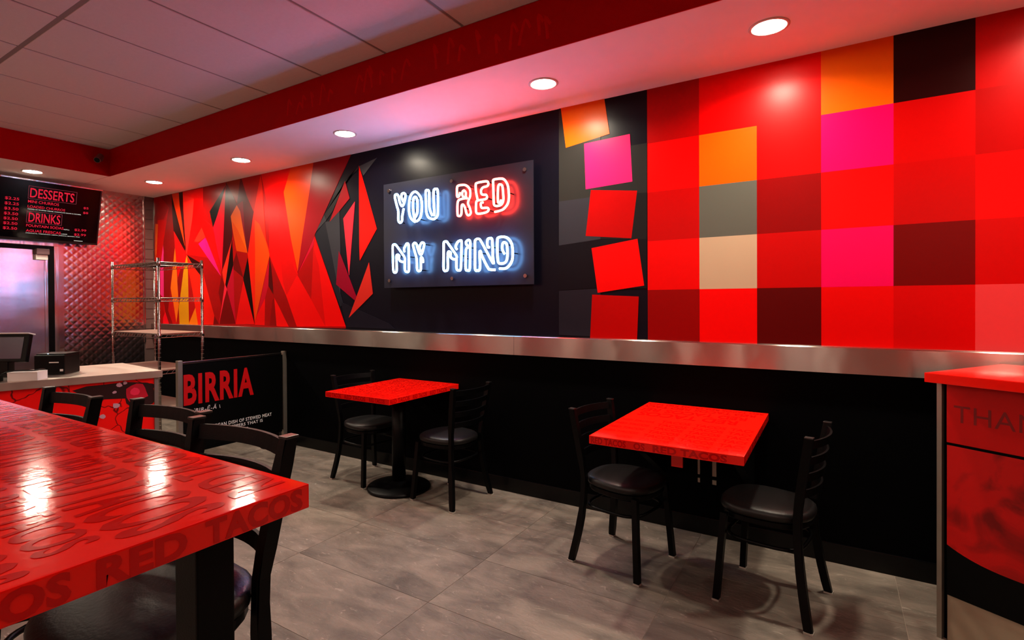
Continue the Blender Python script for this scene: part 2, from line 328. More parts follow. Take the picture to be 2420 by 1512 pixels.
# ------------------------------------------------------------------ materials
M_white = mat('ceiling_paint', (236, 230, 226), .8, spec=.2, var=.03, bump=.05, bscale=180)
M_tile = mat('mineral_fibre_tile', (205, 196, 196), .9, spec=.1, var=.05, nscale=40, bump=.25, bscale=260)
M_tee = mat('ceiling_grid_paint', (128, 118, 116), .5, spec=.3)
M_fascia = mat('fascia_red_paint', (172, 0, 0), .5, spec=.08, var=.08, nscale=3)
M_fascia2 = mat('fascia_print_red', (196, 3, 2), .5, spec=.08, var=.1, nscale=6)
M_blackwall = mat('black_wall_paint', (2, 2, 3), .6, spec=.03, var=.2)
M_board = mat('black_base_plastic', (2, 2, 3), .4, spec=.1)
M_black = mat('black_powder_coat', (2, 2, 3), .42, spec=.13, var=.2, bump=.06, bscale=400)
M_cap = mat('glossy_black_cap', (10, 10, 11), .32, spec=.7)
M_vinyl = mat('black_vinyl', (14, 13, 14), .42, spec=.34, var=.15, bump=.08, bscale=120)
M_glide = mat('grey_nylon_glide', (165, 158, 148), .5)
M_trimsteel = steel('stainless_trim', (200, 192, 186), .2, (9, 9, .9), .3, .02)
M_counter = steel('stainless_counter', (225, 215, 204), .36, (2.5, 9, 9), .15, .01)
M_door = steel('stainless_door', (205, 186, 186), .2, (.8, .8, 4), .2, .012)
M_quilt = steel('quilted_stainless', (196, 170, 168), .20, (3, 3, 3), .05, .01)
M_chrome = mat('chrome_wire', (158, 146, 142), .22, metal=1, var=.04)
def brushed_ledge():
    m, nt, p = nodemat('brushed_stainless_ledge'); N = nt.nodes; K = nt.links
    p.inputs['Base Color'].default_value = (*lin((186, 178, 172)), 1); p.inputs['Metallic'].default_value = 1
    p.inputs['Roughness'].default_value = .2; p.inputs['Anisotropic'].default_value = 1
    tg = N.new('ShaderNodeTangent'); tg.direction_type = 'UV_MAP'; tg.uv_map = 'brush'; K.new(tg.outputs[0], p.inputs['Tangent'])
    tc = N.new('ShaderNodeTexCoord'); mp = N.new('ShaderNodeMapping'); mp.inputs['Scale'].default_value = (4.5, 1, 5)
    nz = N.new('ShaderNodeTexNoise'); nz.inputs['Scale'].default_value = 1; nz.inputs['Detail'].default_value = 2
    K.new(tc.outputs['Object'], mp.inputs[0]); K.new(mp.outputs[0], nz.inputs['Vector'])
    bp = N.new('ShaderNodeBump'); bp.inputs['Strength'].default_value = 1; bp.inputs['Distance'].default_value = .0022
    K.new(nz.outputs['Fac'], bp.inputs['Height']); K.new(bp.outputs[0], p.inputs['Normal'])
    return m
M_ledge = brushed_ledge()
M_alu = mat('brushed_aluminium', (158, 150, 138), .42, metal=.85, var=.1, nscale=14)
M_red = mat('red_laminate', (238, 22, 10), .10, spec=.42, gain=1., var=.05, nscale=5, bump=.02, bscale=55)
M_redsoft = mat('red_laminate_soft_print', (218, 8, 5), .10, spec=.42, gain=.95, var=.05, bump=.02, bscale=55)
M_reddk = mat('red_laminate_print', (196, 3, 3), .10, spec=.42, gain=.95, var=.05, bump=.02, bscale=55)
M_panel = mat('black_plastic_panel', (3, 3, 3), .45, spec=.1)
M_textred = mat('red_vinyl_lettering', (190, 6, 10), .45, spec=.3)
M_textwhite = mat('white_vinyl_lettering', (225, 222, 220), .5, spec=.3)
M_lens = glow('downlight_lens', (1.0, .86, .66), LAMP)
M_ring = mat('white_trim_ring', (215, 205, 195), .5)
M_acrylic = mat('dark_acrylic', (25, 26, 38), .3, spec=.35, var=.12)
M_tubew = glow('neon_blue_white', NEON_WHITE); M_tuber = glow('neon_red', NEON_RED)
M_scr = mat('dark_screen_glass', (2, 2, 3), .1, spec=.2)
M_scrred = glow('menu_red_light', (.72, .015, .04), 1.0); M_scrwhite = glow('menu_white_light', (.75, .7, .62), 1.0); M_scrdim = glow('menu_dim_frame', (.20, .03, .045), 1.)
M_blue = mat('bluish_display', (44, 44, 66), .25, spec=.5)
M_whitep = mat('white_plastic', (205, 200, 196), .5)
M_beige = mat('beige_kick_board', (150, 134, 112), .6, spec=.3, var=.08, nscale=30)

def floor_mat():
    m, nt, b = nodemat('slate_floor_tile'); N = nt.nodes; K = nt.links
    tc = N.new('ShaderNodeTexCoord'); oi = N.new('ShaderNodeObjectInfo')
    ad = N.new('ShaderNodeVectorMath'); ad.operation = 'MULTIPLY_ADD'
    cx = N.new('ShaderNodeCombineXYZ'); K.new(oi.outputs['Random'], cx.inputs[0]); K.new(oi.outputs['Random'], cx.inputs[2])
    ad.inputs[1].default_value = (13, 7, 17); K.new(cx.outputs[0], ad.inputs[0]); K.new(tc.outputs['Object'], ad.inputs[2])
    def noise(sc, det, st=(1, 1, 1), dist=0.):
        mp = N.new('ShaderNodeMapping'); mp.inputs['Scale'].default_value = st
        nz = N.new('ShaderNodeTexNoise'); nz.inputs['Scale'].default_value = sc; nz.inputs['Detail'].default_value = det; nz.inputs['Distortion'].default_value = dist
        nz.inputs['Roughness'].default_value = .62
        K.new(ad.outputs[0], mp.inputs[0]); K.new(mp.outputs[0], nz.inputs['Vector']); return nz
    a = noise(3.4, 12, (1, 2.0, 1), .5); c = noise(16, 8, (1, 2.4, 1), 1.2)
    r = N.new('ShaderNodeValToRGB'); K.new(a.outputs['Fac'], r.inputs[0])
    e = r.color_ramp.elements
    e[0].position = .30; e[0].color = (*lin((80, 73, 67)), 1); e[1].position = .72; e[1].color = (*lin((140, 128, 117)), 1)
    q = r.color_ramp.elements.new(.5); q.color = (*lin((112, 103, 94)), 1)
    r2 = N.new('ShaderNodeValToRGB'); K.new(c.outputs['Fac'], r2.inputs[0])
    r2.color_ramp.elements[0].position = .60; r2.color_ramp.elements[0].color = (0, 0, 0, 1)
    r2.color_ramp.elements[1].position = .74; r2.color_ramp.elements[1].color = (1, 1, 1, 1)
    mx = N.new('ShaderNodeMix'); mx.data_type = 'RGBA'; mx.inputs[7].default_value = (*lin((178, 166, 155)), 1)
    ml = N.new('ShaderNodeMath'); ml.operation = 'MULTIPLY'; ml.inputs[1].default_value = .75
    K.new(r2.outputs[0], ml.inputs[0]); K.new(ml.outputs[0], mx.inputs[0]); K.new(r.outputs[0], mx.inputs[6])
    K.new(mx.outputs[2], b.inputs['Base Color'])
    bp = N.new('ShaderNodeBump'); bp.inputs['Strength'].default_value = .45; bp.inputs['Distance'].default_value = .01
    K.new(c.outputs['Fac'], bp.inputs['Height']); K.new(bp.outputs[0], b.inputs['Normal'])
    b.inputs['Roughness'].default_value = .5; b.inputs['Specular IOR Level'].default_value = .35
    return m
M_floor = floor_mat()
M_grout = mat('tile_grout', (150, 138, 126), .8, spec=.1)
_mp = {}
def paint(c):
    if c not in _mp: _mp[c] = mat('mural_paint', c, .30, spec=.14, gain=.72, var=.03, nscale=2.5)
    return _mp[c]

# ------------------------------------------------------------------ setting
XL, XR, YF, ZC, ZS = -7.05, 3.2, -6.6, 2.95, 2.68      # left wall, right wall, front wall, ceiling, soffit
SY, SX = -.82, -6.22                                    # soffit edges
wb = struct(obj('wall_back', BX(XL-.12, XR, 0, .12, 0, ZC+.1), paint((12, 11, 24))))
fl = struct(obj('floor', BX(XL-.12, XR, YF, .12, -.1, -.0018), M_grout))
flm = obj('tile_field', BX(XL, XR, YF, -3.345, -.0018, 0), M_floor, fl)
obj('tile_field', BX(1.165+.003, XR, -3.345, 0, -.0018, 0), M_floor, fl)
tm = None
for i in range(9):
    for j in range(7):
        x0 = -2.46-.905*5+.905*i; y0 = -.02-.475*(j+1)
        w = .905-.0024; h = .475-.0024
        if tm is None:
            tm = bpy.data.meshes.new('floor_tile'); bm = BX(0, w, 0, h, -.0018, 0); bmesh.ops.recalc_face_normals(bm, faces=bm.faces[:]); bm.to_mesh(tm); bm.free(); tm.materials.append(M_floor)
        t = bpy.data.objects.new('floor_tile', tm); COL.objects.link(t); t.parent = fl; t.location = (x0+.0012, y0+.0012, 0)
ce = struct(obj('ceiling', BX(XL-.12, XR, YF, .12, ZC+.012, ZC+.1), M_white))
xs = [-6.02, -5.405, -4.79, -4.18, -3.577, -2.985, -2.38, -1.78, -1.18, -.58, .02, .62, 1.22]
ys = [SY, -2.125, -3.345, -4.565]
xx = [SX]+[x for x in xs]
for i in range(len(xx)-1):
    for j in range(len(ys)-1):
        obj('ceiling_tile', BX(xx[i]+.009, xx[i+1]-.009, ys[j+1]+.012, ys[j]-(.012 if j else 0), ZC, ZC+.012, bev=.003, seg=1), M_tile, ce)
for x in xs: obj('grid_tee', BX(x-.011, x+.011, ys[-1], ys[0], ZC+.004, ZC+.012), M_tee, ce)
for y in ys[1:]: obj('grid_tee', BX(SX, xs[-1], y-.015, y+.015, ZC+.002, ZC+.012), M_tee, ce)
obj('ceiling_field', BX(1.23, XR, YF, SY, ZC, ZC+.012), M_tile, ce); obj('ceiling_field', BX(XL, 1.22, YF, ys[-1]-.01, ZC, ZC+.012), M_tile, ce)
# bulkheads: white underside, red fascia
t1 = struct(obj('trim_1', BX(XL, XR, SY+.006, 0, ZS, ZC+.01), M_white)); obj('fascia', BX(SX, XR, SY, SY+.006, ZS-.002, ZC), M_fascia, t1)
t2 = struct(obj('trim_2', BX(XL, SX-.006, YF, SY, ZS, ZC+.01), M_white)); obj('fascia', BX(SX-.006, SX, YF, SY, ZS-.002, ZC), M_fascia, t2)
# faint tone-on-tone print along the back fascia: brush-like strokes
bm = bmesh.new(); rg = random.Random(3)
for k in range(26):
    x = -3.35+k*.085+rg.uniform(-.02, .02)
    if k in (6, 7, 14, 15, 19): continue
    h = rg.uniform(.07, .15); z = ZS+.055+rg.uniform(0, .03); s = rg.uniform(-.03, .05)
    tube(bm, crom([(x, SY-.001, z), (x+s*.4, SY-.001, z+h*.5), (x+s, SY-.001, z+h), (x+s+.03, SY-.001, z+h*.6)], 3), .0085, 4)
for v in bm.verts: v.co.y = SY-.0005-(.0006 if v.co.y < SY-.001 else 0)
o = obj('faint_print', bm, M_fascia2, t1); o['kind'] = 'stuff'
# other walls of the room
struct(obj('wall_right', BX(XR, XR+.12, YF, .12, 0, ZC+.1), paint((150, 0, 0))))
struct(obj('wall_front', BX(XL-.12, XR, YF-.12, YF, 0, ZC+.1), mat('front_wall_paint', (170, 60, 52), .7, spec=.2)))
wl = struct(obj('wall_left', BX(XL-.12, XL, YF, 0, 0, ZC+.1), mat('left_wall_panel', (120, 96, 92), .35, metal=.6)))
# soffit over the front half with its own lamps
t3 = struct(obj('trim_3', BX(SX, XR, YF, YF+1.0, ZS, ZC+.01), M_white))

# mural on the back wall: each painted piece
def wpoly(name, pts, c, k):
    bm = bmesh.new()
    prism(bm, pts, -.0008-k*.00004, 0, lambda u, v, d: (u, d, v))
    return obj(name, bm, paint(c), wb)
for k, row in enumerate(MURAL):
    p = list(row[3]); pts = list(zip(p[::2], p[1::2]))
    nm = 'mural_shard' if k < MURAL_SPLIT[0] or MURAL_SPLIT[1] <= k < MURAL_SPLIT[1]+5 else 'mural_square' if k >= MURAL_SPLIT[1] or k >= MURAL_SPLIT[0]+6 else 'mural_facet'
    if k == 0: nm = 'mural_ground'
    wpoly(nm, pts, tuple(row[:3]), k)
gz = [ZS, 2.345, 2.043, 1.741, 1.439, 1.10]
gc = [[(185, 0, 0), (255, 0, 0), (255, 0, 0), (255, 100, 0), (38, 0, 0), (200, 0, 0), (150, 0, 0), (255, 0, 0), (255, 90, 0)],
      [(255, 0, 0), (255, 92, 0), (238, 0, 0), (255, 0, 95), (208, 0, 0), (180, 0, 0), (230, 0, 0), (140, 0, 0), (255, 0, 0)],
      [(195, 0, 0), (96, 96, 88), (143, 0, 0), (248, 0, 0), (198, 0, 0), (252, 0, 0), (190, 0, 0), (255, 0, 95), (90, 0, 0)],
      [(243, 0, 0), (206, 176, 146), (204, 0, 0), (252, 0, 90), (115, 0, 0), (208, 0, 0), (255, 90, 0), (220, 0, 0), (180, 0, 0)],
      [(150, 0, 0), (255, 0, 0), (90, 0, 0), (242, 0, 0), (218, 0, 0), (236, 62, 66), (170, 0, 0), (255, 0, 0), (110, 0, 0)]]
for j in range(5):
    for i in range(9):
        x0 = -.966+.3045*i
        wpoly('mural_square', [(x0, gz[j+1]), (x0+.3045, gz[j+1]), (x0+.3045, gz[j]), (x0, gz[j])], gc[j][i], 2+((i+j) % 2))
# black lower wall, stainless ledge, base
obj('lower_panel', BX(XL, XR, -.006, 0, 0, 1.0), M_blackwall, wb)
bs = struct(obj('baseboard_back', BX(-4.6, XR, -.018, -.006, 0, .10, bev=.004), mat('vinyl_cove_base', (3, 3, 4), .3, spec=.22)))
for x0, x1 in ((XL, -1.9), (-1.898, XR)):
    bm = bmesh.new()
    prism(bm, [(0, 1.0), (-.05, .994), (-.05, 1.124), (-.046, 1.128), (0, 1.13)], x0, x1, lambda u, v, d: (d, u, v))
    lg = struct(obj('trim_4' if x0 == XL else 'trim_5', bm, M_ledge))
    uvl = lg.data.uv_layers.new(name='brush')          # u runs up the face so the brushing smears reflections vertically
    for lp in lg.data.loops:
        q = lg.data.vertices[lp.vertex_index].co; uvl.data[lp.index].uv = (q.z*3+q.y, q.x*.1)

# left wall: door, quilted sheet, narrow tile strip
d1 = struct(obj('door_1', BX(XL, XL+.03, -2.08, -1.095, 0, 1.945), M_door))
obj('door_frame', BX(XL, XL+.055, -2.2, -.995, 1.99, 2.05, bev=.004), M_trimsteel, d1)
obj('door_jamb', BX(XL, XL+.05, -1.035, -.995, 0, 1.99), M_trimsteel, d1)
obj('door_edge', BX(XL, XL+.036, -1.115, -1.085, 0, 1.95), M_trimsteel, d1)
obj('gasket', BX(XL, XL+.045, -1.085, -1.035, 0, 1.99), M_board, d1); obj('gasket', BX(XL, XL+.04, -2.2, -1.035, 1.945, 1.99), M_board, d1)
cl = obj('door_closer', BX(XL+.03, XL+.10, -1.20, -1.09, 1.895, 1.955, bev=.004), mat('grey_closer', (95, 70, 72), .4), d1)
obj('closer_label', BX(XL+.03, XL+.085, -1.20, -1.10, 1.84, 1.893, bev=.002), M_whitep, d1)
obj('border_strip', BX(XL, XL+.006, -.995, -.935, .9, ZS), M_quilt, wl)
# quilted sheet: diamond pillows with crisp valleys
bm = bmesh.new(); Y0, Y1, Z0, Z1 = -.935, -.125, .55, ZS; ny, nz = 108, 284; py, pz = .0895, .0850
g = []
for j in range(nz+1):
    row = []
    for i in range(ny+1):
        y = Y0+(Y1-Y0)*i/ny; z = Z0+(Z1-Z0)*j/nz
        a = y/py+z/pz; b_ = y/py-z/pz
        da = abs((a % 1)-.5)*2; db = abs((b_ % 1)-.5)*2
        h = .0021*(1-max(da, db)**2)
        row.append(bm.verts.new((XL+.002+h, y, z)))
    g.append(row)
for j in range(nz):
    for i in range(ny): bm.faces.new((g[j][i], g[j][i+1], g[j+1][i+1], g[j+1][i]))
obj('quilted_sheet', bm, M_quilt, wl, smooth=True)
obj('corner_channel', BX(XL, XL+.014, -.125, -.112, .9, ZS), M_trimsteel, wl)
obj('corner_channel', BX(XL, XL+.012, -.008, -.002, .9, ZS), M_trimsteel, wl)
Mct = mat('brown_glazed_tile', (104, 76, 72), .22, spec=.5, var=.15, nscale=3)
for k in range(15):
    z = ZS-.155-k*.122
    obj('wall_tile', BX(XL, XL+.008, -.108, -.012, max(z, .8)+.003, z+.118, bev=.003, seg=1), Mct, wl)
struct(obj('baseboard_left', BX(XL, XL+.016, -1.0, -.02, 0, .12), M_board))

# ------------------------------------------------------------------ downlights
M_lens2 = glow('shielded_lens', (1.0, .88, .70), 130.)
def downlight(x, y, label, rad=.072, z=ZS, cut=False):
    t = thing('downlight', label, 'light', (x, y, z), 0, 'recessed downlights in the bulkhead')
    bm = bmesh.new()
    prof = [(rad+.017, -.0005), (rad+.017, -.004), (rad+.006, -.007), (rad, -.004), (rad, -.0005)]
    n = 36; rs = [[(r*math.cos(2*PI*i/n), r*math.sin(2*PI*i/n), z_) for i in range(n)] for r, z_ in prof]
    rings(bm, rs+[rs[0]], caps=False); bmesh.ops.remove_doubles(bm, verts=bm.verts[:], dist=1e-6)
    obj('trim_ring', bm, M_ring, t, smooth=True)
    bm = bmesh.new(); lathe(bm, [(rad-.001, -.0008), (rad-.001, -.0035), (rad*.6, -.0045)], 32)
    obj('lens', bm, M_lens2 if cut else M_lens, t)
    if cut:
        ld = bpy.data.lights.new('lamp', 'AREA'); ld.shape = 'DISK'; ld.size = .12; ld.energy = WATT; ld.color = (1.0, .86, .66); ld.spread = math.radians(152)
        lo = bpy.data.objects.new('lamp', ld); COL.objects.link(lo); lo.parent = t; lo.location = (0, 0, -.006)
    return t
LS = [(-.256, -.445, 'glowing round downlight above the checkered red squares, nearest of its row'), (-1.459, -.442, 'glowing round downlight above the tumbling orange square'),
      (-3.168, -.442, 'glowing round downlight left of the neon sign, above the black painted field'), (-4.534, -.438, 'glowing round downlight above the middle of the red shard mural'),
      (-6.125, -.432, 'glowing round downlight nearest the back left corner of the soffit'), (-6.606, -1.332, 'glowing round downlight right above the hanging menu screen')]
for x, y, lb in LS: downlight(x, y, lb, cut=y > -1)
for x, y, w in ((.95, -.44, 'next'), (2.2, -.44, 'last')): downlight(x, y, 'round downlight of the back soffit, %s one to the right of the picture' % w, cut=True)
for y, w in ((-2.75, 'next'), (-4.1, 'second'), (-5.3, 'last')): downlight(-6.6, y, 'round downlight of the left soffit, %s one towards the viewer' % w)
for x, w in ((-5.6, 'first'), (-4.3, 'second'), (-3.5, 'third'), (-2.1, 'fourth'), (-1.3, 'fifth'), (-.1, 'sixth'), (1.2, 'seventh'), (1.9, 'eighth')): downlight(x, YF+.5, 'round downlight behind the viewer, %s of its row counted from the left wall' % w)

# unseen glowing panels added behind the viewer as fill light
Mfill = glow('fill_panel_glow', (1., .93, .84), 4.)
for x, w in ((-3.28, 'left'), (-.28, 'right')):
    t = thing('added_fill_panel', 'added flat white fill-light panel at the tile ceiling, unseen behind the viewer, the %s one' % w, 'light', (x, -3.96, ZC))
    obj('frame', BX(-.30, .30, -.60, .60, -.006, .0), M_tee, t); obj('diffuser', BX(-.27, .27, -.57, .57, -.008, -.006), Mfill, t)
# ------------------------------------------------------------------ neon sign
ns = thing('neon_sign', 'dark acrylic board with white and red neon reading YOU RED MY MIND', 'neon sign', (0, 0, 0))
obj('back_board', BX(-3.125, -1.727, -.066, -.06, 1.491, 2.345), M_acrylic, ns)
for x, z in ((-3.06, 2.285), (-1.79, 2.285), (-1.79, 1.55), (-3.06, 1.55), (-2.42, 1.55), (-2.42, 2.285)):
    bm = bmesh.new(); tube(bm, [(x, -.001, z), (x, -.073, z)], .011, 12); tube(bm, [(x, -.073, z), (x, -.078, z)], .014, 12)
    obj('standoff_bolt', bm, M_chrome, ns)
for k, f in NEON.items():
    P = crom([(f[i], -.13, f[i+1]) for i in range(0, len(f), 2)], 4)
    # let the tube sink back a little where a stroke crosses itself
    for i, p in enumerate(P):
        if i < 5: p.y += .016*(1-i/5)
        if i > len(P)-6: p.y += .016*(1-(len(P)-1-i)/5)
    bm = bmesh.new(); tube(bm, P, .0082 if k in ('R', 'E', 'D1') else .0088, 8)
    o = obj('neon_letter', bm, M_tuber if k in ('R', 'E', 'D1') else M_tubew, ns, smooth=True)
    xa = min(p.x for p in P); xb = max(p.x for p in P); za = min(p.z for p in P); zb = max(p.z for p in P)
    bm = bmesh.new()
    for q in (len(P)//5, len(P)//2, 4*len(P)//5): tube(bm, [(P[q].x, -.062, P[q].z), (P[q].x, P[q].y+.009, P[q].z)], .004, 6)
    obj('tube_support', bm, M_board, o)['kind'] = 'stuff'

# ------------------------------------------------------------------ dining chairs and bar stools
def sring(cx, a, b, z, n=28, e=2.6, taper=0.):
    out = []
    for i in range(n):
        t = 2*PI*i/n; c, s = math.cos(t), math.sin(t)
        x = math.copysign(abs(c)**(2/e), c)*a; y = math.copysign(abs(s)**(2/e), s)*b
        out.append((cx+x, y*(1+taper*x/a), z))
    return out
def seat_set(root, zs, ztop, rings_z, wf=.208):
    """front is local +x; zs = seat top, ztop = top of the back, back0 = lowest slat top"""
    bm = bmesh.new()
    rs = [sring(.0, .190*k, .185*k, z, taper=.07) for k, z in ((.93, zs-.046), (1, zs-.040), (1.012, zs-.026), (1, zs-.012), (.94, zs-.003), (.8, zs+.003), (.5, zs+.006), (.2, zs+.007))]
    rings(bm, rs); obj('seat', bm, M_vinyl, root, smooth=True)
    bm = bmesh.new(); rings(bm, [sring(0, .178*k, .172*k, z, taper=.07) for k, z in ((1, zs-.075), (1.02, zs-.07), (1.02, zs-.05), (.9, zs-.047))]); obj('seat_frame', bm, M_black, root)
    def half(z):      # half width between post centres: wide foot, pinched at the seat, wide top
        t = z/zs
        if t < 1: return wf-.050*math.sin(min(t*1.08, 1)*PI/2)
        return wf-.05+.034*min(1, (z-zs)/(ztop-zs))**.9
    def rear(z):
        t = z/zs
        if t < 1: return -.205+.050*math.sin(min(t*1.08, 1)*PI/2)
        return -.155-.050*((z-zs)/(ztop-zs))**1.15
    for s in (-1, 1):
        bm = bmesh.new(); rs = []
        for i in range(19):
            z = .006+(ztop-.006)*i/18; x = rear(z); y = half(z)*s; a, b = .0168, .0135
            rs.append([(x-a, y-b, z), (x+a, y-b, z), (x+a, y+b, z), (x-a, y+b, z)])
        rings(bm, rs); bmesh.ops.bevel(bm, geom=[e for e in bm.edges if abs((e.verts[0].co-e.verts[1].co).normalized().z) > .6], offset=.004, segments=2, affect='EDGES')
        leg = obj('rear_post', bm, M_black, root); 
        obj('glide', BX(-.205-.018, -.205+.018, wf*s-.015, wf*s+.015, 0, .008), M_glide, leg)
        obj('post_cap', BX(rear(ztop)-.017, rear(ztop)+.017, half(ztop)*s-.014, half(ztop)*s+.014, ztop, ztop+.006, bev=.002), M_cap, leg)
        bm = bmesh.new(); rs = []
        for i in range(7):
            z = .006+(zs-.055-.006)*i/6; x = .168-.03*(z/zs); y = (.197-.035*(z/zs))*s; a = .014
            rs.append([(x-a, y-a, z), (x+a, y-a, z), (x+a, y+a, z), (x-a, y+a, z)])
        rings(bm, rs); leg = obj('front_leg', bm, M_black, root)
        obj('glide', BX(.168-.0155, .168+.0155, .197*s-.0155, .197*s+.0155, 0, .008), M_glide, leg)
    for k in range(4):
        zt = ztop-.012-k*.0725; zb = zt-.036; rs = []
        for i in range(13):
            t = i/12*2-1; h = half((zt+zb)/2); y = t*h; dx = -.042*(1-t*t)
            x0, x1 = rear(zb)+dx, rear(zt)+dx; w = .0045
            rs.append([(x0-w, y, zb), (x0+w, y, zb), (x1+w, y, zt), (x1-w, y, zt)])
        bm = bmesh.new(); rings(bm, rs); obj('slat', bm, M_black, root)
    for z in rings_z:
        f = z/zs; xr = rear(z); xf = .168-.03*f; cx = (xr+xf)/2; a = (xf-xr)/2; b = max(half(z), .197-.035*f)
        P = [Vector((p[0], p[1], z)) for p in sring(cx, a*1.02, b*1.0, z, 36, 3.4)]
        bm = bmesh.new(); tube(bm, P, .0085, 8, closed=True); obj('stretcher', bm, M_black, root, smooth=True)
    return root
G1 = 'ladder-back chairs at the small tables'
c0 = thing('dining_chair', 'black ladder-back chair left of the small pedestal table by the wall', 'chair', (0, 0, 0), 0, G1)
seat_set(c0, .455, .80, (.30,))
del c0['group']
def pose(feet):   # near rear, far rear, near front, far front floor points -> centre and heading
    rx = (feet[0][0]+feet[1][0])/2; ry = (feet[0][1]+feet[1][1])/2
    fx = (feet[2][0]+feet[3][0])/2; fy = (feet[2][1]+feet[3][1])/2
    a = math.atan2(fy-ry, fx-rx); return ((rx+.205*math.cos(a), ry+.205*math.sin(a), 0), a)
l, a = pose(((-3.283, -.517), (-3.221, -.073), (-2.914, -.553), (-2.86, -.12))); c0.location = l; c0.rotation_euler = (0, 0, a)
l, a = pose(((-2.068, -.568), (-2.06, -.111), (-2.468, -.512), (-2.467, -.10))); dup(c0, l, a, 'black ladder-back chair right of the small pedestal table by the wall')
l, a = pose(((-1.163, -.749), (-1.088, -.30), (-.791, -.787), (-.729, -.397))); dup(c0, l, a, 'black ladder-back chair left of the larger square-edged wall table')
l, a = pose(((-.083, -.809), (-.021, -.353), (-.448, -.722), (-.394, -.321))); dup(c0, l, a, 'black ladder-back chair right of the wall table, nearest the waste station')
s0 = thing('bar_stool', 'black ladder-back bar stool nearest the near corner of the long red table', 'stool', (-1.198, -2.795, 0), -PI/2)
seat_set(s0, .765, 1.074, (.30, .52), .202)
dup(s0, (-1.622, -2.747, 0), -PI/2, 'middle black bar stool behind the long red table, in front of the black banner')
dup(s0, (-2.148, -2.80, 0), -PI/2, 'leftmost black bar stool behind the long red table, in front of the service counter')

# ------------------------------------------------------------------ red printed tables
def tabletop(name, x0, x1, y0, y1, z, root):
    return obj(name, BX(x0, x1, y0, y1, z-.038, z, bev=.0025), M_red, root)
def print_top(par, x0, x1, y0, y1, z, rows, m):
    """tone-on-tone lettering repeated over the laminate"""
    bm = bmesh.new(); e = .0006
    for (u0, v0, w, h, rot, s) in rows:
        ex, ey = {0: ((1, 0, 0), (0, 1, 0)), 1: ((0, 1, 0), (-1, 0, 0)), 2: ((-1, 0, 0), (0, -1, 0)), 3: ((0, -1, 0), (1, 0, 0))}[rot]
        put_text(bm, s, (u0, v0, z+e), ex, ey, w, h, .02, .95)
    bad = [v for v in bm.verts if not (x0+.002 < v.co.x < x1-.002 and y0+.002 < v.co.y < y1-.002)]
    bmesh.ops.delete(bm, geom=bad, context='VERTS')
    return textobj('printed_lettering', bm, m, par)
def edge_print(par, O, ex, n, L, h, words, gap=.035, m=None):
    bm = bmesh.new(); x = 0
    for s, w in words:
        if x+w > L: break
        put_text(bm, s, Vector(O)+Vector(ex)*x+Vector(n)*.0006, ex, (0, 0, 1), w, h, .04, 1.05); x += w+gap
    return textobj('edge_lettering', bm, m or M_reddk, par)
def fill_rows(x0, x1, y0, y1, seed, big=.09):
    r = random.Random(seed); rows = []; y = y1-.02
    while y > y0+.03:
        h = r.choice((big, big*.62, big*.42)); x = x0-.02-r.uniform(0, .1)
        while x < x1:
            w = h*r.uniform(3.6, 4.6); rot = r.choice((0, 2))
            if h > big*.5 and r.random() < .35:
                w2 = h*1.9; k = 3
                for q in range(k):     # a stack of small words set sideways
                    rows.append((x+q*h*.36+h*.3, y-h, h*.98, h*.30, 1, 'RED TACOS'))
                x += k*h*.36+h*.12; continue
            rows.append((x, y-h, w, h*.94, 0, 'RED TACOS') if rot == 0 else (x+w, y, w, h*.94, 2, 'RED TACOS'))
            x += w+h*.25
        y -= h*1.12
    return rows
# small pedestal table
TA = thing('pedestal_table', 'small red printed table on a round black pedestal between two chairs', 'table', (-2.72, -.39, 0))
def W2L(root, *a): return a
x0, x1, y0, y1, z = -.305, .305, -.385, .385, .742
tt = tabletop('tabletop', x0, x1, y0, y1, z, TA)
print_top(tt, x0, x1, y0, y1, z, fill_rows(x0, x1, y0, y1, 5, .085), M_redsoft)
edge_print(tt, (x0+.01, y0, z-.034), (1, 0, 0), (0, -1, 0), .6, .03, [('RED TACOS', .15), ('RED TACOS', .2), ('RED TACOS', .14)])
edge_print(tt, (x1, y0+.01, z-.034), (0, 1, 0), (1, 0, 0), .75, .03, [('RED TACOS', .19), ('RED TACOS', .15), ('RED TACOS', .2)])
bm = bmesh.new(); lathe(bm, [(.23, 0), (.235, .006), (.235, .014), (.222, .024), (.15, .036), (.07, .046), (.052, .06)], 40, (.022, .016)); obj('base', bm, M_black, TA, smooth=True)
bm = bmesh.new(); lathe(bm, [(.05, .05), (.05, .70)], 24, (.022, .016)); obj('column', bm, M_black, TA, smooth=True)
bm = BX(-.14, .14, -.14, .14, .692, .704); obj('top_plate', bm, M_black, TA)
# wall table
TB = thing('wall_table', 'larger red printed table against the black wall, nearest the waste station', 'table', (-.629, 0, 0))
x0, x1, y0, y1, z = -.329, .329, -.985, -.008, .745
tt = tabletop('tabletop', x0, x1, y0, y1, z, TB)
rows = []
for q, (yy, h) in enumerate(((-.04, .05), (-.105, .075), (-.20, .10), (-.31, .12))):   # upside-down rows towards the wall
    x = x1-.02-q*.03
    for s in range(3):
        rows.append((x, yy, h*4.2, h*.88, 2, 'RED TACOS')); x -= h*4.5
for k in range(3):
    for q in range(6): rows.append((x0+.165+k*.155+.12, -.96+q*.088, .135, .045, 0, 'TACOS') if False else (x0+.21+k*.165, -.955+q*.082, .145, .055, 0, 'TACOS'))
for q in range(5): rows.append((x0+.015, -.94+q*.09, .17, .04, 0, 'RED TACOS'))
print_top(tt, x0, x1, y0, y1, z, rows, M_redsoft)
edge_print(tt, (x0+.01, y0, z-.035), (1, 0, 0), (0, -1, 0), .64, .031, [('RED TACOS', .165), ('OS', .05), ('RED TACOS', .30)])
